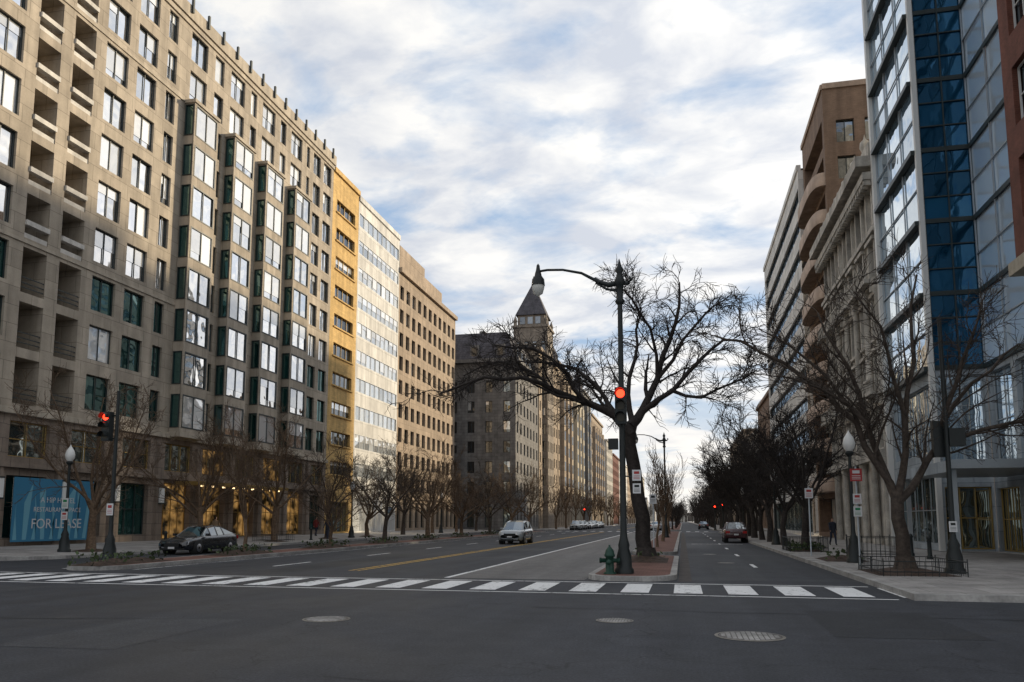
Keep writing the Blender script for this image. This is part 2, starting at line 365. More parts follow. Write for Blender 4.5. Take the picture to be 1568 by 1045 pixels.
# ------------------------------------------------------------------ left buildings
XL=-34.5
g=Group('limestone_hotel_building'); f=Fac(g,(XL,0,0),YP,XP)
W='limestone'; z0=.3; zb=7.7; zt=38.3; FH=3.03
fb=lambda k:zb+FH*k
green=lambda k: dict(gl='win_green',blind=.12,frame='frame_dark') if k<3 else dict(blind=.55)
def rw(lo,hi,ks=range(10)): return [(fb(k)+lo,fb(k)+hi,green(k)) for k in ks]
cols=[(20,24,20.8,23.2),(24,28,24.8,27.2),(28,30.6,28.6,30.2),(30.6,33.4,31,32.8)]
for c in cols: f.col(c[0],c[1],zb,zt,rw(.6,2.72),W,c[2],c[3])
lo=[(fb(k)+.22,fb(k)+2.72,dict(d=1.9,gl='win_dark',frame='frame_dark',blind=.15)) for k in range(10)]
for (a,b,c,d) in ((33.4,35.75,33.7,35.3),(35.75,38.3,36.2,37.85)):
    f.col(a,b,zb,zt,lo,W,c,d)
    for k in range(10):
        if k>=3:
            f.box('balcony_rails','rail_stone',c+.01,d-.01,fb(k)+.92,fb(k)+1.2,-.25,.12)
            f.box('balcony_rails','rail_stone',c+.01,d-.01,fb(k)+.23,fb(k)+.5,-.25,-.05)
        else:
            for zz in (.5,.75,1.05): f.box('balcony_rails','frame_dark',c+.01,d-.01,fb(k)+zz,fb(k)+zz+.05,-.1,-.05)
for c in ((38.3,41.1,38.75,40.7),(41.1,43.9,41.5,43.4),(43.9,46.5,44.4,45.4)): f.col(c[0],c[1],zb,zt,rw(.6,2.72),W,c[2],c[3])
bays=[(46.5,49.4),(51.6,54.5),(56.4,59.4),(61.4,64.4)]
for i,(a,b) in enumerate(bays):
    f.quad('walls',W,a,b,zb,fb(8),0); f.col(a,b,fb(8),zt,rw(.5,2.7,(8,9)),W,a+.45,b-.45)
    nx=bays[i+1][0] if i<3 else 66.0
    f.col(b,nx,zb,zt,rw(.6,2.7),W,b+.5,nx-.5,mull=0)
    fbq=Fac(g,(XL+.85,0,0),YP,XP); ks=range(8)
    fbq.col(a,b,zb+.1,fb(8)-.2,[(fb(k)+.4,fb(k)+2.72,dict(blind=.7)) for k in ks],W,a+.18,b-.18,d=.08,fw=.08,mull=1,trans=0)  # most bay panes whitened in place of reflected sky
    for Y,nrm in ((a,(0,-1,0)),(b,YP)):
        fs=Fac(g,(XL,Y,0),XP,nrm); fs.col(0,.85,zb+.1,fb(8)-.2,[(fb(k)+.4,fb(k)+2.72) for k in ks],W,.08,.78,d=.05,gl='win_green',mull=0,blind=0)
    g.box('cornice','limestone_trim',XL,XL+.95,a-.1,b+.1,fb(8)-.2,fb(8)+.05); g.box('cornice','limestone_trim',XL,XL+.95,a-.1,b+.1,zb-.25,zb+.1)
for c in ((66,68.1,66.3,67.8),(68.1,70.7,68.5,70.2)): f.col(c[0],c[1],zb,zt,rw(.6,2.72),W,c[2],c[3])
f.box('cornice','limestone_trim',20,70.8,zt,39.3,-.4,.25)
f.box('cornice','limestone_trim',20,70.75,37.9,38.29,.005,.12)
y=21.
while y<70.6:
    f.box('cornice_brackets','frame_dark',y,y+.16,38.7,39.75,.255,.42); y+=1.95
f.box('string_course','limestone_trim',20,70.75,zb-.35,zb-.02,.003,.22)
for zz in (fb(3),fb(8)): f.box('string_course','limestone_trim',20,46.4,zz-.1,zz+.08,.003,.07)
y=20.; B='limestone_base'; i=0
while y<70.6:
    y2=min(y+4.23,70.7); warm=(45<y<66)
    if warm: f.col(y,y2,z0,zb-.35,[(.45,4.3,dict(gl='warm_interior',frame='frame_gold',mull=3,trans=1,d=.5,blind=0)),(5.1,7.0,dict(gl='warm_interior' if i%2 else 'store_glass',frame='frame_gold',mull=2,trans=0,d=.3,blind=0))],B,y+.75,y2-.35)
    else: f.col(y,y2,z0,zb-.35,[(.8,4.1,dict(gl='win_green',mull=2,trans=1,d=.4,blind=0)),(5.1,7.0,dict(gl='store_glass',frame='frame_gold',mull=1,trans=1,d=.3,blind=0))],B,y+1.0,y2-.6)
    f.box('piers',B,y+.05,y+.65,z0,6.9,.003,.18)
    if y<48:
        f.box('sconces','globe_white',y+.2,y+.5,2.9,3.9,.2,.42); f.box('sconces','frame_dark',y+.17,y+.53,3.9,3.98,.182,.44); f.box('sconces','frame_dark',y+.17,y+.53,2.82,2.9,.182,.44)
    y+=4.23; i+=1
f.box('band',B,20,70.75,4.5,4.75,.005,.25)
g.box('canopy','frame_gold',XL+.3,XL+2.4,47,59,4.15,4.4)
for i in range(9): g.box('canopy_lights','canopy_lamp',XL+1.8,XL+1.95,47.8+i*1.3,47.95+i*1.3,4.06,4.149)
for (a,b) in ((30,38),(50,57)): g.box('rooftop_plant','grey_stone',-52,-42,a,b,39,42.5)
shell(g,W,-62,XL,20,70.7,z0,39.2,'SN')
g.done()
g=Group('for_lease_sign')
g.box('board','sign_blue',XL+.3,XL+.34,33.9,39.5,.6,4.0)
for q in range(9):
    a=34.0+q*.6; g.quad('pattern','sign_blue2',(XL+.345,a,.7),(XL+.345,a+.25,.7),(XL+.345,a+.25+ru(-.4,.4),ru(2,3.9)),(XL+.345,a+ru(-.3,.3),ru(2,3.9)))
em=g.done()
for (t,s_,zz) in (("A HIP HOTEL",.42,2.7),("RESTAURANT SPACE",.36,2.2),("FOR LEASE",.75,1.3)):
    c=bpy.data.curves.new('lettering','FONT'); c.body=t; c.size=s_; c.align_x='CENTER'; c.extrude=.004; c.materials.append(M['sign_white'])
    o=bpy.data.objects.new('lettering',c); sc.collection.objects.link(o); o.parent=em; o.location=(XL+.352,36.9,zz); o.rotation_euler=(math.pi/2,0,math.pi/2)
g=Group('yellow_brick_building'); f=Fac(g,(XL,0,0),YP,XP); fh=3.05
ops=[(5.4+fh*k+.95,5.4+fh*k+2.3) for k in range(10)]
f.col(70.71,77.2,.3,37.8,[(.5,3.6,dict(mull=3,gl='store_glass',frame='frame_gold'))]+ops,'yellow_brick',71.7,76.3,mull=3,d=.3,gl='win_dark',frame='frame_gold',blind=.25)
f.box('cornice','yellow_brick',70.85,77.15,37.8,38.3,-.3,.2)
for k in range(10): f.box('sills','yellow_brick',71.5,76.5,5.4+fh*k+.8,5.4+fh*k+.94,.003,.15)
shell(g,'yellow_brick',-60,XL,70.71,77.2,.3,38.2,''); g.done()
g=Group('white_ribbon_building'); f=Fac(g,(XL,0,0),YP,XP); fh=3.12
f.col(77.21,90,.3,37.3,[(.5,4,dict(mull=5,gl='store_glass')) ]+[(5.2+fh*k+1.15,5.2+fh*k+2.75) for k in range(10)],'white_panel',77.45,89.8,mull=8,d=.1,gl='ribbon',frame='frame_white',blind=.75)
f.box('cornice','white_panel',77.25,89.95,37.3,37.9,-.3,.15)
shell(g,'white_panel',-60,XL,77.21,90,.3,37.8,''); g.done()
def punched(name,X,N,y0,y1,z0,zt,wall,fh,sp,ww,wh,zs,base=4.5,gl='win',lo=.8,trim=None,faces='SN',x1=None,cor=.4,frame='frame_dark',blind=.3,mull=1,d=.25,sform=True,roof='roofing',finish=True):
    g=Group(name); f=Fac(g,(X,0,0),YP,(N,0,0)); x1=x1 if x1 is not None else X-N*26
    n=max(1,round((y1-y0)/sp)); s_=(y1-y0)/n
    k=int((zt-zs-.5)/fh)
    ops=[(z0+.4,z0+base-.8,dict(gl='store_glass',mull=1,frame='frame_dark',blind=0,d=.35))]+[(zs+fh*i+lo,zs+fh*i+lo+wh) for i in range(k)]
    for i in range(n):
        a=y0+s_*i; f.col(a,a+s_,z0,zt,ops,wall,a+(s_-ww)/2,a+(s_+ww)/2,gl=gl,frame=frame,blind=blind,mull=mull,d=d)
    f.box('cornice',trim or wall,y0,y1,zt,zt+.6,-.3,cor); f.box('string_course',trim or wall,y0+.01,y1-.01,zs-.25,zs+.05,.003,.18)
    if sform:
        xa,xb=(X,x1) if N<0 else (x1,X); fs=Fac(g,(0,y0,0),XP,(0,-1,0)); m=max(1,round((xb-xa)/sp)); t=(xb-xa)/m
        for i in range(m):
            a=xa+t*i; fs.col(a,a+t,z0,zt,ops,wall,a+(t-ww)/2,a+(t+ww)/2,gl=gl,frame=frame,blind=blind,mull=mull,d=d)
        fs.box('cornice',trim or wall,xa,xb,zt+.002,zt+.598,-.3,cor-.003)
        faces=faces.replace('S','')
    shell(g,wall,min(X,x1),max(X,x1),y0,y1,z0,zt+.3,faces,roof)
    if finish: g.done()
    return g,f
g,f=punched('brown_precast_building',XL,1,90.01,115,.3,33.2,'brown_precast',3.05,2.3,1.3,1.8,4.6,gl='win_dark',sform=False,faces='N',blind=.2,mull=0,d=.4,finish=False)
g.box('penthouse','brown_precast',-58,XL-.05,90.3,108,33.9,35.6); g.box('penthouse','brown_precast',-58,XL-.05,90.3,100,35.61,36.8)
g.done()
g,f=punched('grey_mansard_building',-26,1,121,141,.15,27.5,'grey_stone',3.3,2.9,1.2,1.9,5.2,gl='win_dark',trim='grey_stone',cor=.6,finish=False,x1=-50)
c=[(-50,121),(-26,121),(-26,141),(-50,141)]; c2=[(-48,123),(-28,123),(-28,139),(-48,139)]
for i in range(4):
    a,b=c[i],c[(i+1)%4]; d_,e_=c2[(i+1)%4],c2[i]
    g.quad('mansard_roof','slate',(*a,28.1),(*b,28.1),(*d_,33),(*e_,33))
g.quad('mansard_roof','slate',*[(*q,33) for q in c2])
for i in range(5):
    x=-47+i*4.4; g.box('dormers','grey_stone',x,x+1.5,121.3,123,28.2,30.6); g.box('dormers','win_dark',x+.3,x+1.2,121.25,121.299,28.6,30.2)
    y=123+i*3.6; g.box('dormers','grey_stone',-28,-26.3,y,y+1.5,28.2,30.6); g.box('dormers','win_dark',-26.299,-26.25,y+.3,y+1.2,28.6,30.2)
for (x,y) in ((-44,130),(-34,128),(-31,134)): g.box('chimneys','grey_stone',x,x+1.0,y,y+1.2,32.9,34.6)
g.done()
g,f=punched('spired_tower_building',-26,1,142,164,.15,34,'tan_stone',3.3,2.6,1.1,1.9,5.2,gl='win_dark',cor=.5,finish=False,x1=-50)
x0,x1,y0,y1=-31.8,-25.0,146,152.8; TS='tower_stone'; q4=(y1-y0)/4
fx=Fac(g,(x1,0,0),YP,XP)
for i in range(4): fx.col(y0+i*q4,y0+(i+1)*q4,.15,39.5,[(5+3.3*k,7+3.3*k) for k in range(10)],TS,y0+i*q4+.45,y0+(i+1)*q4-.45,gl='win_dark',mull=0)
fx=Fac(g,(0,y0,0),XP,(0,-1,0)); t=(x1-x0)/4
for i in range(4): fx.col(x0+i*t,x0+(i+1)*t,.15,39.5,[(5+3.3*k,7+3.3*k) for k in range(10)],TS,x0+i*t+.45,x0+(i+1)*t-.45,gl='win_dark',mull=0)
g.quad('walls',TS,(x0,y0,34),(x0,y1,34),(x0,y1,39.5),(x0,y0,39.5)); g.quad('walls',TS,(x0,y1,34),(x1,y1,34),(x1,y1,39.5),(x0,y1,39.5))
g.box('cornice',TS,x0-.25,x1+.25,y0-.25,y1+.25,39.5,40.0); g.box('cornice',TS,x0-.15,x1+.15,y0-.15,y1+.15,36,36.3)
cx,cy=(x0+x1)/2,(y0+y1)/2
g.box('belfry',TS,cx-2.7,cx+2.7,cy-2.7,cy+2.7,40.0,42.2)
for i in range(3):
    a=cx-2.2+i*1.55; g.box('belfry_openings','win_dark',a,a+1.,cy-2.76,cy-2.705,40.4,41.8); b_=cy-2.2+i*1.55; g.box('belfry_openings','win_dark',cx+2.705,cx+2.76,b_,b_+1.,40.4,41.8)
for (a,b) in (((-1,-1),(1,-1)),((1,-1),(1,1)),((1,1),(-1,1)),((-1,1),(-1,-1))):
    mm=lambda p,s_,z:(cx+p[0]*s_,cy+p[1]*s_,z)
    g.quad('spire','slate',mm(a,3.1,42.2),mm(b,3.1,42.2),mm(b,1.7,45.6),mm(a,1.7,45.6)); g.quad('spire','slate',mm(a,1.7,45.6),mm(b,1.7,45.6),mm(b,.05,49.6),mm(a,.05,49.6))
for (px,py) in ((x0+.3,y0+.3),(x1-.3,y0+.3),(x1-.3,y1-.3),(x0+.3,y1-.3)): g.lathe('pinnacles',TS,[(.35,0),(.35,.9),(.45,.9),(0,2.2)],px,py,40,seg=6,smooth=False)
g.tube('finial','black_iron',[(cx,cy,49.5),(cx,cy,51)],[.1,.04])
g.done()
far=[('tan_stone',165,186,36,2.7),('cream_stone',187,208,34,2.5),('grey_stone',209,228,37,3),('tan_stone',229,262,33,3),('pale_stone',276,300,30,3),('red_brick',301,330,27,3),('white_panel',331,380,27,3.4),('brown_precast',381,450,28,3.5),('pale_stone',465,560,30,4)]
nmz={'tan_stone':'tan_stone_building','cream_stone':'cream_stone_building','grey_stone':'grey_stone_building','pale_stone':'pale_stone_building','red_brick':'red_brick_building','white_panel':'white_office_building','brown_precast':'brown_precast_building'}
for (m,a,b,h,s_) in far:
    g,f=punched(nmz[m],-26,1,a,b,.15,h,m,3.4,s_,1.3,2,5,gl='win_dark',mull=0,finish=False,x1=-48,frame=None)
    if h>=34:
        g.box('attic',m,-46,-28,a+1,b-1,h+.6,h+3.4)
        g.lathe('pinnacle','slate',[(1.6,0),(1.6,1.5),(0,5)],-27.8,a+1.8,h+.6,seg=8,smooth=False)
    if b<265:
        y=a+3
        while y<b-4:
            g.box('oriels',m,-26,-25.1,y,y+2.6,5,h-3)
            for q in range(int((h-9)/3.4)): g.box('oriel_windows','win_dark',-25.099,-25.06,y+.4,y+2.2,5.8+q*3.4,7.8+q*3.4)
            y+=6
    g.done()
# ------------------------------------------------------------------ right buildings
XR=12.7
g=Group('glass_tower')
def curtain(f,u0,u1,v0,v1,nu,fhs,gl,thick='frame_dark',thin='frame_alu',fin=.35,sub=2,th=.12):
    du=(u1-u0)/nu; v=v0; k=0
    while v<v1-.01:
        vn=min(v+fhs,v1)
        for i in range(nu):
            for j in range(sub):
                a=v+(vn-v)*j/sub; b=v+(vn-v)*(j+1)/sub; p,q=ru(-.01,.01),ru(-.01,.01)
                P=f.P; f.g.quad('glazing',gl,P(u0+i*du,a,p),P(u0+(i+1)*du,a,q),P(u0+(i+1)*du,b,q+p),P(u0+i*du,b,p+p))
        f.box('spandrel_fins',thick,u0,u1,v-th,v+th,.03,fin)
        for j in range(1,sub): f.box('mullions',thin,u0,u1,v+(vn-v)*j/sub-.03,v+(vn-v)*j/sub+.03,.03,.09)
        v=vn; k+=1
    for i in range(nu+1): f.box('mullions',thin,u0+i*du-.03,u0+i*du+.03,v0,v1,.03,.1)
f=Fac(g,(XR,0,0),YP,(-1,0,0)); curtain(f,42.8,50.9,9.5,46,3,3.9,'tower_glass')
f.box('corner_posts','frame_white',42.6,42.85,.2,46,-.1,.15); f.box('corner_posts','frame_white',50.9,51.3,.2,46,-.3,.3)
f=Fac(g,(0,42.7,0),XP,(0,-1,0)); curtain(f,XR+.1,15.2,9.5,46,2,3.9,'tower_blue',thin='frame_dark',fin=.08,sub=3)
f=Fac(g,(15.2,0,0),YP,(-1,0,0)); curtain(f,24,42.6,9.5,46,7,3.9,'tower_pale',fin=.12)
f=Fac(g,(XR,0,0),YP,(-1,0,0))
f.col(42.7,51.2,.2,9.5,[(.5,4.0,dict(mull=4,trans=1)),(5.2,8.8,dict(mull=4,trans=1,gl='tower_glass'))],'grey_panel',43.4,50.4,gl='store_glass',frame='frame_alu',blind=0)
f=Fac(g,(0,42.69,0),XP,(0,-1,0)); f.col(XR,15.2,.2,9.5,[(.3,3.4,dict(mull=2,trans=1,frame='frame_gold')),(4.4,9.1,dict(mull=1,trans=2,gl='tower_glass'))],'grey_panel',XR+.25,15.1,gl='store_glass',frame='frame_alu',blind=0)
f=Fac(g,(15.2,0,0),YP,(-1,0,0))
for i in range(6):
    a=24+i*3.1; f.col(a,a+3.1,.2,9.5,[(.25,3.3,dict(mull=3,trans=1,frame='frame_gold')),(4.2,9.1,dict(mull=1,trans=1,gl='tower_glass'))],'grey_panel',a+.25,a+2.85,gl='store_glass',frame='frame_alu',blind=0)
g.box('canopy','frame_alu',10.4,15.1,33.5,41.0,3.78,3.98)
g.box('canopy_fascia','grey_panel',10.3,10.4,33.4,41.1,3.65,4.1)
for i in range(6): g.box('canopy_ribs','frame_alu',10.45,15.0,33.7+i*1.4,33.8+i*1.4,3.99,4.15)
g.box('canopy_columns','frame_alu',10.6,10.78,34,34.18,.15,3.77); g.box('canopy_columns','frame_alu',10.6,10.78,40.5,40.68,.15,3.77)
shell(g,'pale_stone',XR+.3,40,42.75,51.2,.2,46,'N'); shell(g,'pale_stone',15.3,40,24,42.6,.2,45.9,'')
g.done()
g=Group('red_brick_corner_building'); f=Fac(g,(XR,0,0),YP,(-1,0,0))
for i in range(4):
    a=18.6+i*3.35; f.col(a,a+3.35,11.5,44,[(13+3.6*k,15.3+3.6*k) for k in range(8)],'red_brick',a+.85,a+2.5,gl='win_dark',frame='frame_white',mull=1,trans=1,d=.3)
f.box('cornice','cream_stone',18.6,32.1,11.0,11.5,-.3,.25); f.box('cornice','pale_stone',18.6,32.1,44,44.8,-.3,.6)
f2=Fac(g,(XR+.3,0,0),YP,(-1,0,0))
for i in range(4):
    a=18.6+i*3.35; f2.col(a,a+3.35,.2,11,[(.4,4.4,dict(trans=1)),(5.2,10.2,dict(trans=2))],'frame_alu',a+.2,a+3.15,gl='tower_glass',frame='frame_alu',mull=2,blind=0)
fn=Fac(g,(0,32,0),XP,YP); fn.quad('walls','red_brick',XR,30,11.5,44,0); fn.quad('walls','frame_alu',XR+.3,15.1,.2,11,0)
shell(g,'red_brick',XR,30,18.6,32,11.5,44,'S'); fS=Fac(g,(0,18.59,0),XP,(0,-1,0)); fS.quad('walls','pale_stone',XR+.3,30,.2,11.5,-.01)
g.done()
g=Group('ornate_stone_building'); f=Fac(g,(XR,0,0),YP,(-1,0,0)); y0,y1=51.35,69.9; n=6; s_=(y1-y0)/n
for i in range(n):
    a=y0+i*s_
    ops=[(.6,4.6,dict(gl='store_glass',trans=1,mull=2))]+[(6.4+3.6*k,8.9+3.6*k) for k in range(5)]
    f.col(a,a+s_,.2,24.5,ops,'pale_stone',a+.85,a+s_-.85,gl='win_dark',frame='frame_dark',mull=1,d=.45)
    for k in range(5):
        zz=6.4+3.6*k
        f.box('surrounds','pale_stone',a+.6,a+.84,zz-.1,zz+2.6,.003,.2); f.box('surrounds','pale_stone',a+s_-.84,a+s_-.6,zz-.1,zz+2.6,.003,.2)
        f.box('surrounds','pale_stone',a+.5,a+s_-.5,zz+2.6,zz+2.85,.003,.35)
        if k in (1,3):
            f.box('balconies','pale_stone',a+.4,a+s_-.4,zz-.35,zz-.12,.003,.95); f.box('balconies','pale_stone',a+.4,a+s_-.4,zz+.55,zz+.68,.78,.93)
            for q in range(7):
                u=a+.45+q*(s_-.95)/6; f.box('balconies','pale_stone',u,u+.1,zz-.119,zz+.549,.8,.9)
            for u in (a+.55,a+s_-.75): f.box('balconies','pale_stone',u,u+.2,zz-.9,zz-.351,.003,.6)
        else: f.box('surrounds','pale_stone',a+.5,a+s_-.5,zz-.3,zz-.11,.003,.3)
    for zz,h in ((.2,5.4),(9.6,7.0)):
        g.lathe('columns','pale_stone',[(.32,0),(.32,.3),(.24,.4),(.2,h-.6),(.3,h-.3),(.3,h)],XR-.25,a+.01+.2,zz,seg=10)
for (zz,h,d_) in ((5.6,.55,.6),(16.7,.4,.5),(20.2,.3,.4),(23.6,.5,.8),(24.5,.7,1.2)): f.box('cornice','pale_stone',y0,y1,zz,zz+h-.005,.003,d_)
y=y0+.1
while y<y1-.3: f.box('dentils','pale_stone',y,y+.25,23.25,23.6,.3,.75); y+=.55
f.box('parapet','pale_stone',y0,y1,25.2,26.1,-.2,.4)
for i in range(n):
    a=y0+i*s_+s_/2
    g.lathe('urns','pale_stone',[(.2,0),(.35,.3),(.3,.7),(.1,.9),(.0,1.3)],XR-.2,a,26.1,seg=8)
shell(g,'pale_stone',XR,35,y0,y1,.2,25.3,'N'); g.done()
g=Group('brown_balcony_building'); X0=XR+.5
f=Fac(g,(X0,0,0),YP,(-1,0,0)); zt=40.3; fh=3.4
f.col(70,81.8,.2,zt,[(4.6+fh*k,4.6+fh*k+2.5) for k in range(10)]+[(.6,3.8,dict(gl='store_glass',mull=4))],'brown_brick',70.8,81,gl='win_dark',mull=6,d=1.2,frame='frame_dark',blind=.2)
fs=Fac(g,(0,70,0),XP,(0,-1,0))
for i in range(6):
    a=X0+.6+i*2.4; fs.col(a,a+2.4,20,zt,[(4.6+fh*k,4.6+fh*k+2.1) for k in range(5,10)],'brown_brick',a+.45,a+1.95,gl='win_dark',frame='frame_dark',d=.3)
fs.quad('walls','brown_brick',X0,X0+.6,20,zt,0)
for k in range(9):
    zz=4.2+fh*k
    prof=[(1,0),(1,1.2),(.94,1.2),(.94,.2)]
    g.lathe('balconies','tan_precast',prof,X0+.05,75.6,zz,seg=20,a0=math.pi/2,a1=1.5*math.pi,sx=1.25,sy=5.4,smooth=True,pw=.6)
    g.lathe('balcony_floors','tan_precast',[(1,0),(.0,.0)],X0+.05,75.6,zz,seg=20,a0=math.pi/2,a1=1.5*math.pi,sx=1.24,sy=5.39,smooth=False,pw=.6)
fs.box('cornice','tan_precast',X0,28,zt,zt+.5,-.2,.15); f.box('cornice','tan_precast',70,81.8,zt,zt+.48,-.2,.15)
shell(g,'brown_brick',X0,34,70,81.8,.2,zt+.2,'EN'); g.done()
g=Group('striped_office_building'); f=Fac(g,(XR,0,0),YP,(-1,0,0)); fh=3.15
f.col(81.9,116,.2,38.2,[(.5,4,dict(gl='store_glass',mull=9))]+[(5.2+fh*k+1.35,5.2+fh*k+2.85) for k in range(10)],'white_panel',82.2,115.6,gl='strip_glass',frame='frame_dark',mull=11,d=.3,blind=0)
f.box('cornice','white_panel',81.9,116,38.2,38.8,-.3,.15)
fs=Fac(g,(0,81.9,0),XP,(0,-1,0)); fs.quad('walls','white_panel',XR,34,30,38.2,0)
shell(g,'white_panel',XR,36,81.9,116,.2,38.7,'N'); g.done()
for (m,nm,a,b,h,s_) in (('brown_brick','brown_brick_building',131,165,24,3),('pale_stone','pale_stone_building',166,200,20,3),('brown_precast','brown_precast_building',201,260,24,3.4),('grey_stone','grey_stone_building',275,360,18,4),('tan_stone','tan_stone_building',361,520,20,5)):
    punched(nm,XR+3,-1,a,b,.15,h,m,3.4,s_,1.4,1.9,5,gl='win_dark',mull=0,x1=XR+26,frame=None)
g=Group('distant_skyline')
for i in range(26):
    x=-60+i*6; y=900+ru(-60,60); h=ru(6,16) if -28<x<16 else ru(14,30); g.box('blocks',random.choice(['grey_stone','pale_stone','brown_brick']),x,x+ru(5,9),y,y+20,0,h)
g.done()
# ------------------------------------------------------------------ trees
def rv():
    v=Vector((random.gauss(0,1),random.gauss(0,1),random.gauss(0,1))); v.normalize(); return v
LF=(0,1.,1.35,1.75)
def limb(g,bark,pts,r0,r1,level,maxl,up,cnt,lenf,wig,twr=.011):
    P=[Vector(p) for p in pts]; n=len(P)
    L=sum((P[i+1]-P[i]).length for i in range(n-1))
    rad=[r0+(r1-r0)*(i/(n-1))**.8 for i in range(n)]
    g.tube('trunk' if level==0 else 'branches',bark,P,rad,(9,6,4,3,3)[min(level,4)])
    if level>=maxl: return
    c=cnt[min(level,len(cnt)-1)]
    for j in range(c):
        t=.15+.85*(j+R())/c
        if j==c-1: t=.985
        x=t*(n-1); i=min(int(x),n-2); q=P[i].lerp(P[i+1],x-i); d=(P[i+1]-P[i]).normalized(); r=rad[i]+(rad[i+1]-rad[i])*(x-i)
        s=rv(); s=(s-d*s.dot(d)).normalized()
        nd=(d*ru(.6,1.2)+s*ru(.5,1.0)+Vector((0,0,up))*.6).normalized()
        l=L*lenf*LF[min(level,3)]*ru(.55,1.15)*(1.1-.45*t); l=max(l,.45)
        m=(5,6,5,4)[min(level,3)]; pp=[q]; dd=nd.copy(); bend=rv()*wig*.45
        for k in range(m):
            dd=(dd+rv()*wig*.7+bend+Vector((0,0,up*.22))).normalized(); pp.append(pp[-1]+dd*(l/m))
        rr=max(r*ru(.42,.62),twr*1.2)
        limb(g,bark,pp,rr,max(rr*.3,twr*.6),level+1,maxl,up,cnt,lenf,wig,twr)
rt=Vector((.9767,.2147,0)); fw=Vector((-.2147,.9767,0))
def hero(name,base,limbs,s,bark,cnt,up,lenf,wig,seed,twr=.012,zb=.15):
    random.seed(seed); g=Group(name,(base[0],base[1],zb))
    for (pts,r0,r1,lv) in limbs:
        P=[]
        for k,(a,b,c) in enumerate(pts): P.append(rt*(a/s)+Vector((0,0,b/s))+fw*c)
        Q=[P[0]]
        for i in range(len(P)-1):
            m=P[i].lerp(P[i+1],.5)+rv()*(P[i+1]-P[i]).length*.07; Q+= [m,P[i+1]]
        limb(g,bark,Q,r0,r1,lv,4,up,cnt,lenf,wig,twr)
    g.lathe('roots',bark,[(limbs[0][1]*1.7,-.05),(limbs[0][1]*1.25,.18),(limbs[0][1]*.98,.5)],seg=9)
    return g.done()
T=[([(0,0,0),(-4,60,0),(-14,120,0),(-22,170,0),(-18,205,0)],.36,.28,4),
 ([(-20,200,0),(0,225,.2),(25,275,.4),(48,340,.6),(62,390,.5),(64,430,.6)],.23,.04,1),
 ([(-20,190,0),(-45,215,-.2),(-85,232,-.5),(-135,250,-.6),(-185,268,-.9),(-240,268,-1),(-305,242,-1.1)],.21,.035,1),
 ([(-16,200,0),(-20,250,.5),(-5,310,1.1),(0,360,1.5),(10,400,1.6)],.15,.03,1),
 ([(0,222,.2),(40,250,-.6),(75,290,-1.2),(110,320,-1.4),(145,315,-1.5)],.13,.03,1),
 ([(-50,217,-.2),(-70,265,.4),(-100,295,1.),(-150,310,1.6),(-190,315,2)],.12,.03,1),
 ([(-90,233,-.5),(-120,275,-1.2),(-170,305,-1.8),(-225,305,-2.3)],.1,.03,1),
 ([(-140,251,-.6),(-170,285,.2),(-220,305,.8),(-275,285,1.2)],.09,.025,1),
 ([(25,275,.4),(60,330,-.3),(90,365,-.8),(118,385,-1)],.1,.025,1),
 ([(-18,195,0),(-50,255,2),(-60,290,3.4),(-80,315,4.6)],.11,.03,1),
 ([(40,250,-.6),(75,235,-1.4),(110,250,-2.2),(140,265,-2.8)],.08,.025,1),
 ([(25,278,.4),(10,345,-.5),(-20,385,-1),(-40,405,-1.2)],.09,.025,1)]
hero('bare_street_tree',(-1.45,31.6),T,37,'bark_dark',[0,12,7,5],.0,.34,.30,11,twr=.011)
T=[([(0,0,0),(-4,50,0),(-8,100,0)],.27,.22,4),
 ([(-6,95,0),(-25,140,.1),(-50,205,.3),(-90,250,.4),(-140,290,.6),(-200,325,.8),(-235,335,1)],.13,.03,1),
 ([(-8,98,0),(-22,170,.5),(-30,250,1),(-55,320,1.3),(-75,375,1.5)],.13,.03,1),
 ([(-6,98,0),(0,160,-.4),(0,240,-.7),(8,320,-.8),(20,400,-.8)],.13,.03,1),
 ([(-4,96,0),(30,130,.2),(62,175,.3),(95,235,.5),(150,280,.6),(195,320,.7)],.14,.03,1),
 ([(50,160,.3),(100,190,-.5),(150,200,-1),(200,235,-1.4)],.09,.025,1),
 ([(62,178,.3),(70,250,-.5),(85,310,-.9),(100,360,-1.)],.09,.025,1),
 ([(-25,200,.6),(-70,280,1.4),(-110,330,2),(-150,360,2.4)],.08,.02,1),
 ([(0,170,-.4),(-30,260,-1.2),(-50,320,-1.6),(-90,360,-2)],.08,.02,1),
 ([(-48,203,.3),(-80,220,-.8),(-130,240,-1.4),(-180,250,-2)],.08,.02,1)]
hero('bare_street_tree',(6.6,25.8),T,44,'bark_mid',[0,11,6,4],.06,.32,.24,5,twr=.0095)
def auto(name,h,bark,seed,cnt,spread=.5,up=.35,thin=1.,maxl=4,twr=.011,lf=.36):
    random.seed(seed); g=Group(name)
    th=h*.25; tr=h*.018*thin
    tp=[(0,0,-.05),(ru(-.1,.1),ru(-.1,.1),th*.5),(ru(-.15,.15),ru(-.15,.15),th)]
    g.tube('trunk',bark,tp,[tr*1.5,tr*1.05,tr],8)
    n=7
    for i in range(n):
        a=i*2*math.pi/n+ru(-.4,.4); sp=spread*ru(.5,1.2) if i else .12
        d=Vector((math.cos(a)*sp,math.sin(a)*sp,1)).normalized(); L=h*.6*ru(.8,1.08)*(1+.15*sp); pp=[Vector(tp[-1])-Vector((0,0,ru(0,th*.3)))]
        for k in range(7):
            d=(d+rv()*.2+Vector((0,0,.04))).normalized(); pp.append(pp[-1]+d*L/7)
        limb(g,bark,pp,tr*.55,tr*.12,1,maxl,up,cnt,lf,.22,twr)
    return g
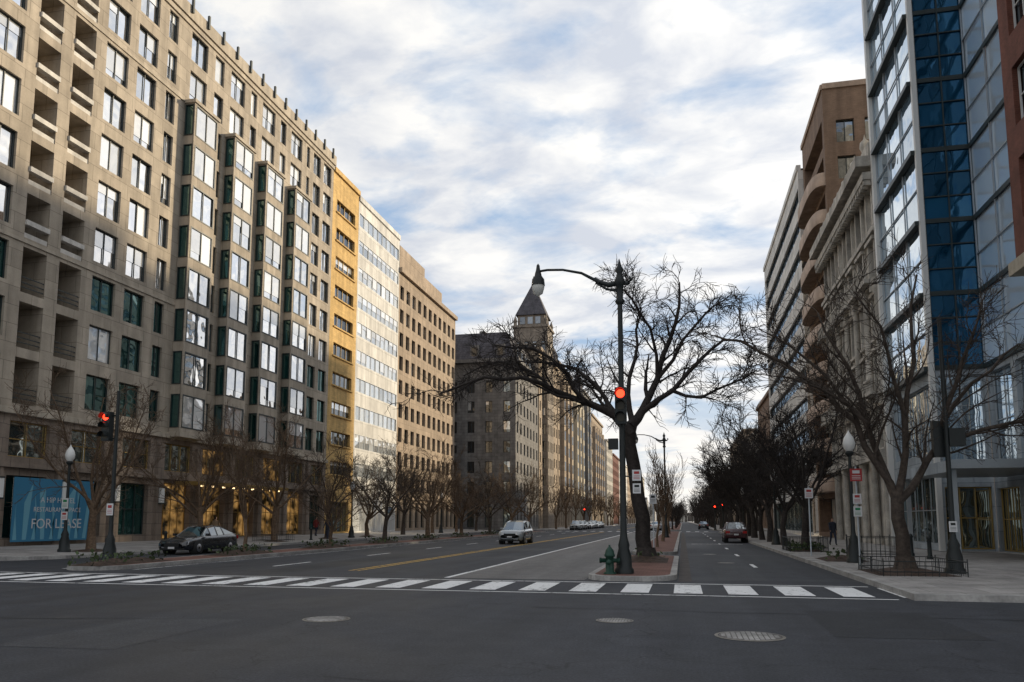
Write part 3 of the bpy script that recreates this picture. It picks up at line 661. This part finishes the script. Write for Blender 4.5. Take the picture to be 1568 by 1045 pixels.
A=auto('bare_street_tree',9.6,'bark_brown',21,[0,9,6,4],1.1,.12); B_=auto('bare_street_tree',9.2,'bark_brown',22,[0,9,6,4],.9,.16)
C=auto('bare_street_tree',9.5,'bark_dark',23,[0,10,7,4],.8,.16,twr=.014); D=auto('bare_street_tree',6.5,'bark_brown',24,[0,5,4,2],.25,.6,.7)
F_=auto('bare_street_tree',8.8,'bark_mid',27,[0,9,6,4],1.15,.1)
A.loc=(-29.0,33.6,.2); A.done(); random.seed(3)
def pl(G_,x,y,s=1.,z=.2):
    return G_.place((x,y,z),ru(0,6.28),(s*ru(.93,1.07),s*ru(.93,1.07),s))
B_.loc=(-29,42.5,.2); B_.done(); C.loc=(6.2,43,.15); C.done(); D.loc=(-20.5,33.6,.15); D.done(); F_.loc=(-29,60,.2); F_.done()
for i,(x,y,s) in enumerate(((-29,51.5,1.08),(-29,68.5,1.),(-29,78,1.1),(-29,88,1.),(-29,98,1.),(-29,108,1.05))): pl((A,B_,F_)[i%3],x,y,s)
for i,(y,s) in enumerate(((43,.55),(51.5,.85),(61,.9),(71,.85),(82,.95),(93,.95),(104,1.))): pl((B_,F_,A)[i%3],-20.5,y,s,.15)
for i,(y,s) in enumerate(((52,.95),(60,1.1),(66,1.),(73,1.15),(80,1.1),(88,1.1),(96,1.1),(106,1.2))): pl(C,6.3,y,s,.15)
for i,(y,s) in enumerate(((47,.8),(60,1.15),(78,1.1),(92,1.2))): pl(D,-1.5,y,s,.15)
random.seed(5)
E=auto('distant_bare_trees',9.5,'bark_dark',31,[0,6,5,2],.75,.18,maxl=3,twr=.03,lf=.42)
bas={k:(list(v[0]),list(v[1])) for k,v in E.p.items()}
def mass(name,spots,bark):
    g=Group(name)
    for (x,y,s) in spots:
        a=ru(0,6.28); ca,sa=math.cos(a)*s,math.sin(a)*s
        for k,(v,f) in bas.items():
            V,F,_=g.part(k[0],bark); b=len(V)
            V.extend([(x+p[0]*ca-p[1]*sa,y+p[0]*sa+p[1]*ca,.15+p[2]*s) for p in v]); F.extend([tuple(b+q for q in t) for t in f])
    g.done()
mass('distant_bare_trees',[(x+ru(-.5,.5),y+ru(-2,2),ru(1.,1.3)) for y in range(116,420,10) for x in (6.5,)]+[(11,y+ru(-3,3),ru(1,1.4)) for y in range(122,300,12)],'bark_dark')
mass('distant_bare_trees',[(x+ru(-.5,.5),y+ru(-2,2),ru(.85,1.1)) for y in range(134,420,13) for x in (-21.5,)],'bark_brown')
mass('distant_bare_trees',[(-1.5+ru(-.3,.3),y+ru(-2,2),ru(.6,.8)) for y in range(136,420,16)]+[(ru(-30,30),ru(560,700),ru(1.2,2)) for _ in range(26)],'bark_dark')
random.seed(9)
def bed(x0,x1,y0,y1,h=.16,shr=0):
    g=Group('planting_bed'); v,f,sm=g.part('soil','mulch'); n=8
    for i in range(n+1):
        for j in range(n+1):
            a=i/n;c=j/n; z=.156+h*(min(1,4*a*(1-a))*min(1,4*c*(1-c)))*ru(.7,1.2) if 0<i<n and 0<j<n else .156
            v.append((x0+(x1-x0)*a,y0+(y1-y0)*c,z))
    for i in range(n):
        for j in range(n): q=i*(n+1)+j; f.append((q,q+1,q+n+2,q+n+1))
    for _ in range(shr):
        x,y=ru(x0,x1),ru(y0,y1); s=ru(.05,.16); a=rv(); c=rv(); z=.2+ru(0,.35)
        g.quad('shrubs','shrub',(x,y,z),(x+a.x*s,y+a.y*s,z+a.z*s),(x+(a.x+c.x)*s,y+(a.y+c.y)*s,z+(a.z+c.z)*s),(x+c.x*s,y+c.y*s,z+c.z*s))
    g.done()
for y in (25,33,42,51,60.5,70.5,82): bed(-21.2,-19.8,y-1.6,y+2.4,.2,160)
bed(-2.4,-.6,29.8,33.6,.22,30); bed(5.5,7.7,24.3,27.3); bed(5.4,7,41.6,44.6,.2,500); bed(5.4,7,32,35,.2,60)
for y in (33.6,42.5,51.5,60,68.5): bed(-29.8,-28.2,y-1.2,y+1.2)
def fence(x0,x1,y0,y1,h=.55,sides='WESN'):
    g=Group('tree_pit_fence',(0,0,.15))
    segs={'S':((x0,y0),(x1,y0)),'N':((x0,y1),(x1,y1)),'W':((x0,y0),(x0,y1)),'E':((x1,y0),(x1,y1))}
    for s in sides:
        a,b=Vector((*segs[s][0],0)),Vector((*segs[s][1],0)); L=(b-a).length
        for z in (h,h*.3): g.tube('rails','black_iron',[a+Vector((0,0,z)),b+Vector((0,0,z))],[.015,.015],4)
        n=int(L/.17)
        for i in range(n+1):
            p=a.lerp(b,i/n); r=.018 if i%8==0 else .007; g.tube('bars','black_iron',[p,p+Vector((0,0,h+(.08 if i%8==0 else 0)))],[r,r],4)
    g.done()
fence(5.6,7.8,24.2,27.4,.42); fence(5.3,7.1,41.5,44.7,.7); fence(6.9,8.6,33,36,.9); fence(-30,-28.1,50.2,52.8)
# ------------------------------------------------------------------ street furniture
def basepole(g,h,r=.09,br=.28,m='black_iron'):
    g.lathe('post',m,[(br,0),(br,.12),(br*.82,.18),(br*.78,.5),(br*.55,.75),(br*.6,.85),(r*1.2,1.05),(r,1.2),(r*.75,h)],seg=12)
def sighead(g,x,y,z,face=-1,lit=True):
    g.box('signal_housing','black_iron',x-.17,x+.17,y-.12,y+.12,z-.56,z+.56)
    for i,dz in enumerate((.36,0,-.36)):
        m='red_lens' if (i==0 and lit) else 'off_lens'
        yy=y+face*.125
        v,f,_=g.part('lens_red' if i==0 else 'lens_off',m); b=len(v)
        for k in range(16):
            a=2*math.pi*k/16; v.append((x+math.cos(a)*.13,yy+face*.01,z+dz+math.sin(a)*.13))
        f.append(tuple(range(b,b+16)))
        v,f,_=g.part('visors','black_iron'); b=len(v)
        for k in range(11):
            a=-.3+(math.pi+.6)*k/10
            for q in (0,.24): v.append((x+math.cos(a)*.15,yy+face*q,z+dz+math.sin(a)*.15))
        for k in range(10): f.append((b+2*k,b+2*k+1,b+2*k+3,b+2*k+2))
def sign(g,x,y,z,w,h,m,face=-1,stripe=None):
    g.box('sign_plate',m,x-w/2,x+w/2,y-.01,y+.01,z-h/2,z+h/2)
    if stripe:
        g.box('sign_text',stripe,x-w*.3,x+w*.3,y-.014,y-.0105,z+h*.12,z+h*.36)
        for i in range(3): g.box('sign_text',stripe,x-w*.36,x+w*.36,y-.014,y-.0105,z-h*(.06+.13*i)-h*.02,z-h*(.06+.13*i)+h*.02)
def streetlamp(x,y,sig=True,rot=0.):
    g=Group('street_lamp',(x,y,.15),rot); basepole(g,8.6,.1,.29)
    g.lathe('cap','black_iron',[(.09,8.3),(.16,8.4),(.1,8.5),(.12,8.9),(.2,9.0),(.13,9.15),(.08,9.3),(.14,9.4),(.07,9.55),(.0,9.8)],seg=12)
    g.tube('arm','black_iron',[(-.05,0,9.0),(-.35,0,8.95),(-.7,0,9.1),(-1.2,0,9.4),(-1.8,0,9.55),(-2.3,0,9.58),(-2.6,0,9.55)],[.09,.09,.06,.045,.04,.04,.04],8)
    g.tube('scroll','black_iron',[(-.05,0,8.75),(-.4,0,8.82),(-.75,0,9.05)],[.05,.04,.03],6)
    g.tube('scroll','black_iron',[(.05,0,9.0),(.25,0,8.97),(.36,0,9.08),(.3,0,9.18)],[.08,.07,.06,.04],7)
    g.tube('ornament','black_iron',[(-.62,0,9.05),(-.78,0,9.22)],[.09,.03],6)
    g.lathe('lantern_hood','black_iron',[(.0,.32),(.05,.25),(.07,.1),(.1,.0),(.12,-.1),(.2,-.22),(.22,-.42)],-2.6,0,9.5,seg=14)
    g.lathe('lantern_globe','lamp_glass',[(.2,-.42),(.2,-.5),(.15,-.68),(.0,-.78)],-2.6,0,9.5,seg=14)
    if sig:
        sighead(g,0.0,-.32,5.05); g.box('bracket','black_iron',-.04,.04,-.2,.0,5.4,5.46); g.box('bracket','black_iron',-.04,.04,-.2,.0,4.6,4.66)
        g.box('ped_signal','black_iron',-.42,-.12,-.12,.08,3.75,4.08)
        sign(g,.42,-.02,2.95,.26,.33,'sign_white',stripe='sign_red'); sign(g,.42,-.02,2.55,.24,.3,'sign_white',stripe='black_iron'); g.box('sign_arm','black_iron',.05,.3,-.01,.01,2.9,2.94)
    return g.done()
streetlamp(-1.75,23.7); streetlamp(-1.5,73,False)
for (x,y,lit) in ((-19.5,158,True),(5.2,131,True),(-2.0,111,True),(5.6,113,True)):
    g=Group('traffic_signal',(x,y,.15)); basepole(g,4.2,.08,.22); sighead(g,0,-.25,3.4); g.done()
g=Group('traffic_signal',(-21.35,25.7,.15)); basepole(g,6.6,.08,.3)
sighead(g,-.33,-.1,5.2,lit=True); g.box('bracket','black_iron',-.3,0,-.03,.03,5.6,5.66); g.box('bracket','black_iron',-.3,0,-.03,.03,4.7,4.76)
sign(g,.02,-.14,2.0,.28,.45,'sign_white',stripe='sign_red'); g.done()
g=Group('traffic_signal',(8.0,25.9,.15)); basepole(g,7.9,.08,.3); sighead(g,-.15,.3,4.1,face=1,lit=False); g.box('ped_signal','black_iron',.05,.5,-.1,.2,3.85,4.4)
g.box('bracket','black_iron',-.04,.04,.0,.2,4.4,4.45); sign(g,-.02,-.13,1.4,.22,.32,'sign_white',stripe='black_iron'); g.done()
def globelamp(x,y,h=4.2,z=.15,signs=False):
    g=Group('globe_street_lamp',(x,y,z)); basepole(g,h,.08,.3)
    g.lathe('collar','black_iron',[(.06,h-.1),(.15,h),(.17,h+.08),(.1,h+.12)],seg=12)
    g.lathe('globe','globe_white',[(.11,h+.12),(.2,h+.25),(.23,h+.42),(.18,h+.62),(.08,h+.78),(.03,h+.86),(0,h+.95)],seg=14)
    if signs: sign(g,0,-.13,2.35,.36,.5,'sign_white',stripe='sign_green'); sign(g,0,-.13,1.75,.36,.4,'sign_white',stripe='sign_red')
    g.done()
globelamp(-29.3,32.2,4.3,.2,True); globelamp(6.3,31.5,4.1); globelamp(5.9,53,4.0); globelamp(5.9,80,4.0); globelamp(-28.6,64,4.1,.2); globelamp(-28.6,90,4.1,.2)
def signpost(x,y,h,plates,z=.15):
    g=Group('street_sign',(x,y,z)); g.tube('post','frame_alu',[(0,0,0),(0,0,h)],[.03,.03],6)
    for (zz,w,hh,m,st) in plates: sign(g,0,-.04,zz,w,hh,m,stripe=st)
    g.done()
signpost(6.1,29.6,3.5,[(3.2,.4,.45,'sign_red','sign_white'),(2.35,.28,.36,'sign_white','sign_red'),(1.9,.28,.36,'sign_white','sign_green')])
signpost(5.6,37,3.1,[(2.8,.35,.45,'sign_white','sign_red')])
signpost(-1.5,41.5,3.0,[(2.7,.36,.5,'sign_white','black_iron')]); signpost(-28.2,72,2.8,[(2.5,.4,.6,'sign_blue','sign_white')],.2)
for (x,y) in ((9.9,35),(10.,38),(-28.4,38.5),(-28.4,56)):
    g=Group('bollard',(x,y,.15)); g.lathe('post','black_iron',[(.14,0),(.13,.1),(.09,.15),(.08,.8),(.11,.85),(.07,.95),(0,1.0)],seg=10); g.done()
g=Group('fire_hydrant',(-2.15,23.35,.15)); m='hydrant_green'
g.lathe('barrel',m,[(.19,0),(.19,.05),(.13,.07),(.12,.5),(.16,.52),(.16,.57),(.14,.6),(.12,.7),(.06,.78),(.03,.8),(.03,.86),(0,.86)],seg=14)
for (a,b) in (((-.24,0,.4),(.24,0,.4)),((0,0,.36),(0,-.24,.36))): g.tube('outlets',m,[a,b],[.065,.065],10)
for (a,b) in (((-.3,0,.4),(-.24,0,.4)),((.24,0,.4),(.3,0,.4)),((0,-.24,.36),(0,-.31,.36))): g.tube('outlet_caps',m,[a,b],[.085,.085],6)
g.done()
g=Group('unidentified_red_box',(10.25,25.8,.15)); g.box('legs','black_iron',-.2,.2,-.15,.15,0,.3); g.box('case','red_plastic',-.26,.26,-.22,.22,.3,1.05); g.box('door','win_dark',-.2,.2,-.235,-.22,.5,.95); g.hexa('hood','red_plastic',[(-.27,-.24,1.052),(.27,-.24,1.052),(.27,.22,1.052),(-.27,.22,1.052),(-.27,-.05,1.2),(.27,-.05,1.2),(.27,.2,1.2),(-.27,.2,1.2)]); g.done()  # unidentified red object, given the shape of a news box
# ------------------------------------------------------------------ pedestrians
def person(x,y,z,rot,coat):
    me=bpy.data.meshes.new('pedestrian')
    V=[(0,0,.95,.13,.10),(0,.0,1.15,.14,.10),(0,0,1.36,.17,.11),(0,0,1.47,.06,.06),(0,-.015,1.54,.055,.06),(0,-.02,1.63,.085,.10),(0,-.015,1.72,.07,.085),
       (.17,0,1.40,.065,.065),(.23,.06,1.14,.048,.048),(.24,-.02,.92,.036,.036),(.235,-.04,.82,.03,.045),(-.17,0,1.40,.065,.065),(-.23,-.08,1.15,.048,.048),(-.24,-.2,.96,.036,.036),(-.235,-.25,.88,.03,.045),
       (.09,-.02,.86,.095,.10),(.10,-.16,.50,.065,.07),(.10,-.20,.10,.045,.05),(.10,-.34,.05,.04,.035),(-.09,.02,.86,.095,.10),(-.10,.06,.50,.065,.07),(-.10,.28,.14,.045,.05),(-.10,.20,.045,.04,.035)]
    E=[(0,1),(1,2),(2,3),(3,4),(4,5),(5,6),(2,7),(7,8),(8,9),(9,10),(2,11),(11,12),(12,13),(13,14),(0,15),(15,16),(16,17),(17,18),(0,19),(19,20),(20,21),(21,22)]
    me.from_pydata([v[:3] for v in V],E,[]); o=bpy.data.objects.new('pedestrian',me); sc.collection.objects.link(o)
    md=o.modifiers.new('skin','SKIN'); md.use_smooth_shade=True
    for i,v in enumerate(V): sv_=me.skin_vertices[0].data[i]; sv_.radius=(v[3],v[4]); sv_.use_root=(i==0)
    sb=o.modifiers.new('sub','SUBSURF'); sb.levels=1; sb.render_levels=2
    dg=bpy.context.evaluated_depsgraph_get(); nm=bpy.data.meshes.new_from_object(o.evaluated_get(dg)); o.modifiers.clear(); o.data=nm
    nm.materials.clear()
    for m_ in (coat,'trousers','skin','hair','shoes'): nm.materials.append(M[m_])
    for p_ in nm.polygons:
        c=p_.center; p_.use_smooth=True
        if c.z>1.66 or (c.z>1.56 and c.y>.02): k=3
        elif c.z>1.49: k=2
        elif abs(c.x)>.19 and c.z<.93: k=2
        elif c.z>.78: k=0
        elif c.z>.12: k=1
        else: k=4
        p_.material_index=k
    o.location=(x,y,z); o.rotation_euler=(0,0,rot)
person(-28.0,58,.17,.1,'coat_dark'); person(-31.5,63,.3,3.0,'coat_red'); person(9.2,52,.15,.2,'coat_dark'); person(-29.9,45.5,.25,3.3,'coat_tan')
# ------------------------------------------------------------------ vehicles (front at -Y)
def car(name,paint,loc,rot=0.,suv=False,s=1.):
    g=Group(name,loc,rot)
    if not suv:
        st=[(-2.36,.62,.34,.55),(-2.3,.78,.26,.66),(-2.1,.86,.22,.74),(-1.5,.9,.2,.84),(-.9,.91,.2,.92),(0,.92,.2,.94),(.9,.92,.2,.97),(1.5,.9,.2,1.0),(2.05,.87,.24,1.02),(2.28,.8,.3,.96),(2.34,.72,.36,.8)]
        cb=[(-1.0,.78,.9,.90),(-.3,.62,1.36,.92),(.3,.62,1.44,.94),(.9,.6,1.40,.96),(1.9,.66,1.03,1.0)]
    else:
        st=[(-2.3,.68,.38,.68),(-2.25,.8,.3,.85),(-2.05,.88,.26,.95),(-1.5,.92,.25,1.02),(-.9,.93,.25,1.06),(0,.93,.25,1.08),(.9,.93,.25,1.1),(1.6,.92,.26,1.12),(2.1,.89,.3,1.12),(2.25,.84,.36,1.05),(2.3,.78,.42,.85)]
        cb=[(-1.15,.8,1.04,1.04),(-.5,.68,1.58,1.07),(.4,.68,1.68,1.08),(1.6,.66,1.62,1.1),(2.15,.7,1.14,1.11)]
    def loft(part,m,rings):
        v,f,sm=g.part(part,m); sm[0]=True; b=len(v); k=len(rings[0])
        for r in rings: v.extend(r)
        for i in range(len(rings)-1):
            for j in range(k-1): f.append((b+i*k+j,b+i*k+j+1,b+(i+1)*k+j+1,b+(i+1)*k+j))
        f.append(tuple(b+j for j in range(k))); f.append(tuple(b+(len(rings)-1)*k+j for j in range(k)))
    rings=[]
    for (y,w,zl,zt) in st:
        h=[(w*.88,zl),(w*.98,zl+.08),(w,zl+(zt-zl)*.45),(w*.985,zl+(zt-zl)*.75),(w*.93,zt-.03),(w*.8,zt),(w*.4,zt+.025),(0,zt+.03)]
        rings.append([(x,y,z) for x,z in h]+[(-x,y,z) for x,z in h[-2::-1]])
    loft('body',paint,rings)
    for i in range(len(cb)-1):
        (ya,wa,za,ba),(yb,wb,zb_,bb)=cb[i],cb[i+1]
        A=[(.83,ba),(wa,max(za-.05,ba)),(wa*.85,za),(0,za+.025)]; Bq=[(.83,bb),(wb,max(zb_-.05,bb)),(wb*.85,zb_),(0,zb_+.025)]
        if i==0: A=[(.8,ba),(.79,ba+.005),(.7,ba+.01),(0,ba+.03)]
        if i==len(cb)-2: Bq=[(.8,bb),(.79,bb+.005),(.7,bb+.01),(0,bb+.03)]
        for sx in (1,-1):
            for j in range(3):
                side=(j==0); end=i in (0,len(cb)-2)
                m='car_glass' if (side or end) else paint
                g.quad('glazing' if m=='car_glass' else 'roof',m,(sx*A[j][0],ya,A[j][1]),(sx*A[j+1][0],ya,A[j+1][1]),(sx*Bq[j+1][0],yb,Bq[j+1][1]),(sx*Bq[j][0],yb,Bq[j][1]))
        for sx in (1,-1):
            if i in (0,1,2): g.tube('pillars',paint,[(sx*.835,yb,Bq[0][1]),(sx*(Bq[1][0]+.005),yb,Bq[1][1]),(sx*Bq[2][0],yb,Bq[2][1]+.005)],[.035,.03,.02],4)
            g.tube('pillars',paint,[(sx*A[2][0],ya,A[2][1]),(sx*Bq[2][0],yb,Bq[2][1])],[.03,.03],4)
    wr=.33 if not suv else .36
    for y in (-1.42,1.4):
        for sx in (1,-1):
            x=sx*.93
            g.tube('wheel_arches','rubber',[(sx*.6,y,wr+.01),(x-sx*.005,y,wr+.01)],[wr+.06,wr+.06],20)
            g.tube('tyres','rubber',[(sx*.68,y,wr),(x-sx*.02,y,wr),(x+sx*.01,y,wr)],[wr,wr,wr-.04],20)
            g.tube('rims','rim',[(x-sx*.01,y,wr),(x+sx*.015,y,wr)],[wr*.66,wr*.6],12)
            g.tube('hubs','rubber',[(x+sx*.01,y,wr),(x+sx*.02,y,wr)],[.07,.07],8)
    zt=st[1][3]
    for sx in (1,-1):
        g.hexa('headlights','headlight',[(sx*.45,-2.33,zt-.16),(sx*.83,-2.2,zt-.14),(sx*.83,-2.0,zt-.14),(sx*.45,-2.1,zt-.16),(sx*.45,-2.29,zt-.02),(sx*.83,-2.14,zt+.0),(sx*.83,-2.0,zt+.0),(sx*.45,-2.1,zt-.02)])
        g.box('taillights','taillight',min(sx*.5,sx*.82),max(sx*.5,sx*.82),2.1,2.335,st[-1][3]-.08,st[-1][3]+.1)
        g.box('mirrors',paint,min(sx*.88,sx*1.05),max(sx*.88,sx*1.05),-.85,-.7,st[4][3],st[4][3]+.13)
    g.box('grille','rubber',-.42,.42,-2.375,-2.3,zt-.3,zt-.08); g.box('licence_plate','sign_white',-.18,.18,-2.385,-2.37,zt-.36,zt-.26); g.box('licence_plate','sign_white',-.18,.18,2.34,2.36,.62,.74)
    g.box('bumper','rubber',-.7,.7,-2.34,-2.2,.24,.34)
    o=g.done(); o.scale=(s,)*3; return g
sd=car('sedan_car','car_black',(-25.2,37.0,0),0)
sv=car('suv_car','car_silver',(-12.2,57,0),0,True)
rc=car('suv_car','car_red',(4.0,64,0),math.pi,True,.95)
wc=car('sedan_car','car_white',(-4.5,135,0),math.pi)
wc.place((-9,170,0),0); sd.place((3.8,150,0),math.pi)
for i in range(7):
    random.choice((sd,sv,wc)).place((-18.3,128+i*6.5+8,0),0)
# ------------------------------------------------------------------ light, sky, camera
el,az=math.radians(18),math.radians(50)
w=bpy.data.worlds.new('World'); sc.world=w; w.use_nodes=True; nt=w.node_tree; nt.nodes.clear()
out=nn(nt,'ShaderNodeOutputWorld'); bg=nn(nt,'ShaderNodeBackground'); nt.links.new(bg.outputs[0],out.inputs[0]); bg.inputs[1].default_value=.13
sky=nn(nt,'ShaderNodeTexSky',sky_type='NISHITA'); sky.sun_disc=False; sky.sun_elevation=el; sky.sun_rotation=az; sky.air_density=1.2; sky.dust_density=1.5
tc=nn(nt,'ShaderNodeTexCoord'); s=nn(nt,'ShaderNodeSeparateXYZ'); nt.links.new(tc.outputs['Generated'],s.inputs[0])
zc=math_(nt,'ADD',math_(nt,'MAXIMUM',s.outputs[2],0.),.2)
cv=nn(nt,'ShaderNodeCombineXYZ'); nt.links.new(math_(nt,'DIVIDE',s.outputs[0],zc),cv.inputs[0]); nt.links.new(math_(nt,'DIVIDE',s.outputs[1],zc),cv.inputs[1])
mp=nn(nt,'ShaderNodeMapping'); mp.inputs['Rotation'].default_value=(0,0,.5); mp.inputs['Scale'].default_value=(1.,1.35,1); mp.inputs['Location'].default_value=(3.1,1.7,0); nt.links.new(cv.outputs[0],mp.inputs[0])
n1=noise(nt,mp.outputs[0],2.7,7,.55,.3); n2=noise(nt,mp.outputs[0],4.6,6,.55,.3)
cover=rng(nt,n1,.36,.51,0.15,1.)
hz=rng(nt,s.outputs[2],.02,.20,1,0)
cover=math_(nt,'MAXIMUM',cover,math_(nt,'MULTIPLY',hz,.9))
shade=rng(nt,n2,.36,.62,0,1)
sdv=Vector((math.sin(az)*math.cos(el),math.cos(az)*math.cos(el),math.sin(el)))
dt=nn(nt,'ShaderNodeVectorMath',operation='DOT_PRODUCT'); nt.links.new(tc.outputs['Generated'],dt.inputs[0]); dt.inputs[1].default_value=sdv
gl=rng(nt,dt.outputs['Value'],.2,1.,.95,1.15)
cc=mixc(nt,shade,(5.0,5.3,5.9),(7.7,7.6,7.4)); cc=mixc(nt,hz,cc,(7.8,7.45,6.9))
cb=nn(nt,'ShaderNodeCombineXYZ')
for i in range(3): nt.links.new(gl,cb.inputs[i])
cc=mixc(nt,1.,cc,cb.outputs[0],'MULTIPLY')
skyc=mixc(nt,.75,sky.outputs[0],(2.7,4.1,6.2))
nt.links.new(mixc(nt,cover,skyc,cc),bg.inputs[0])
L=bpy.data.lights.new('sun','SUN'); L.energy=4.6; L.angle=math.radians(2); L.color=(1,.84,.60)
o=bpy.data.objects.new('sun',L); sc.collection.objects.link(o); o.rotation_euler=(-sdv).to_track_quat('-Z','Y').to_euler()
cam=bpy.data.cameras.new('camera'); co=bpy.data.objects.new('camera',cam); sc.collection.objects.link(co); sc.camera=co
cam.lens=27.09; cam.sensor_width=36; cam.shift_y=.089; cam.clip_end=6000; co.location=(0,0,1.75); co.rotation_euler=(math.radians(96.5),0,math.radians(12.4))
sc.view_settings.view_transform='Standard'; sc.view_settings.look='None'; sc.view_settings.exposure=0
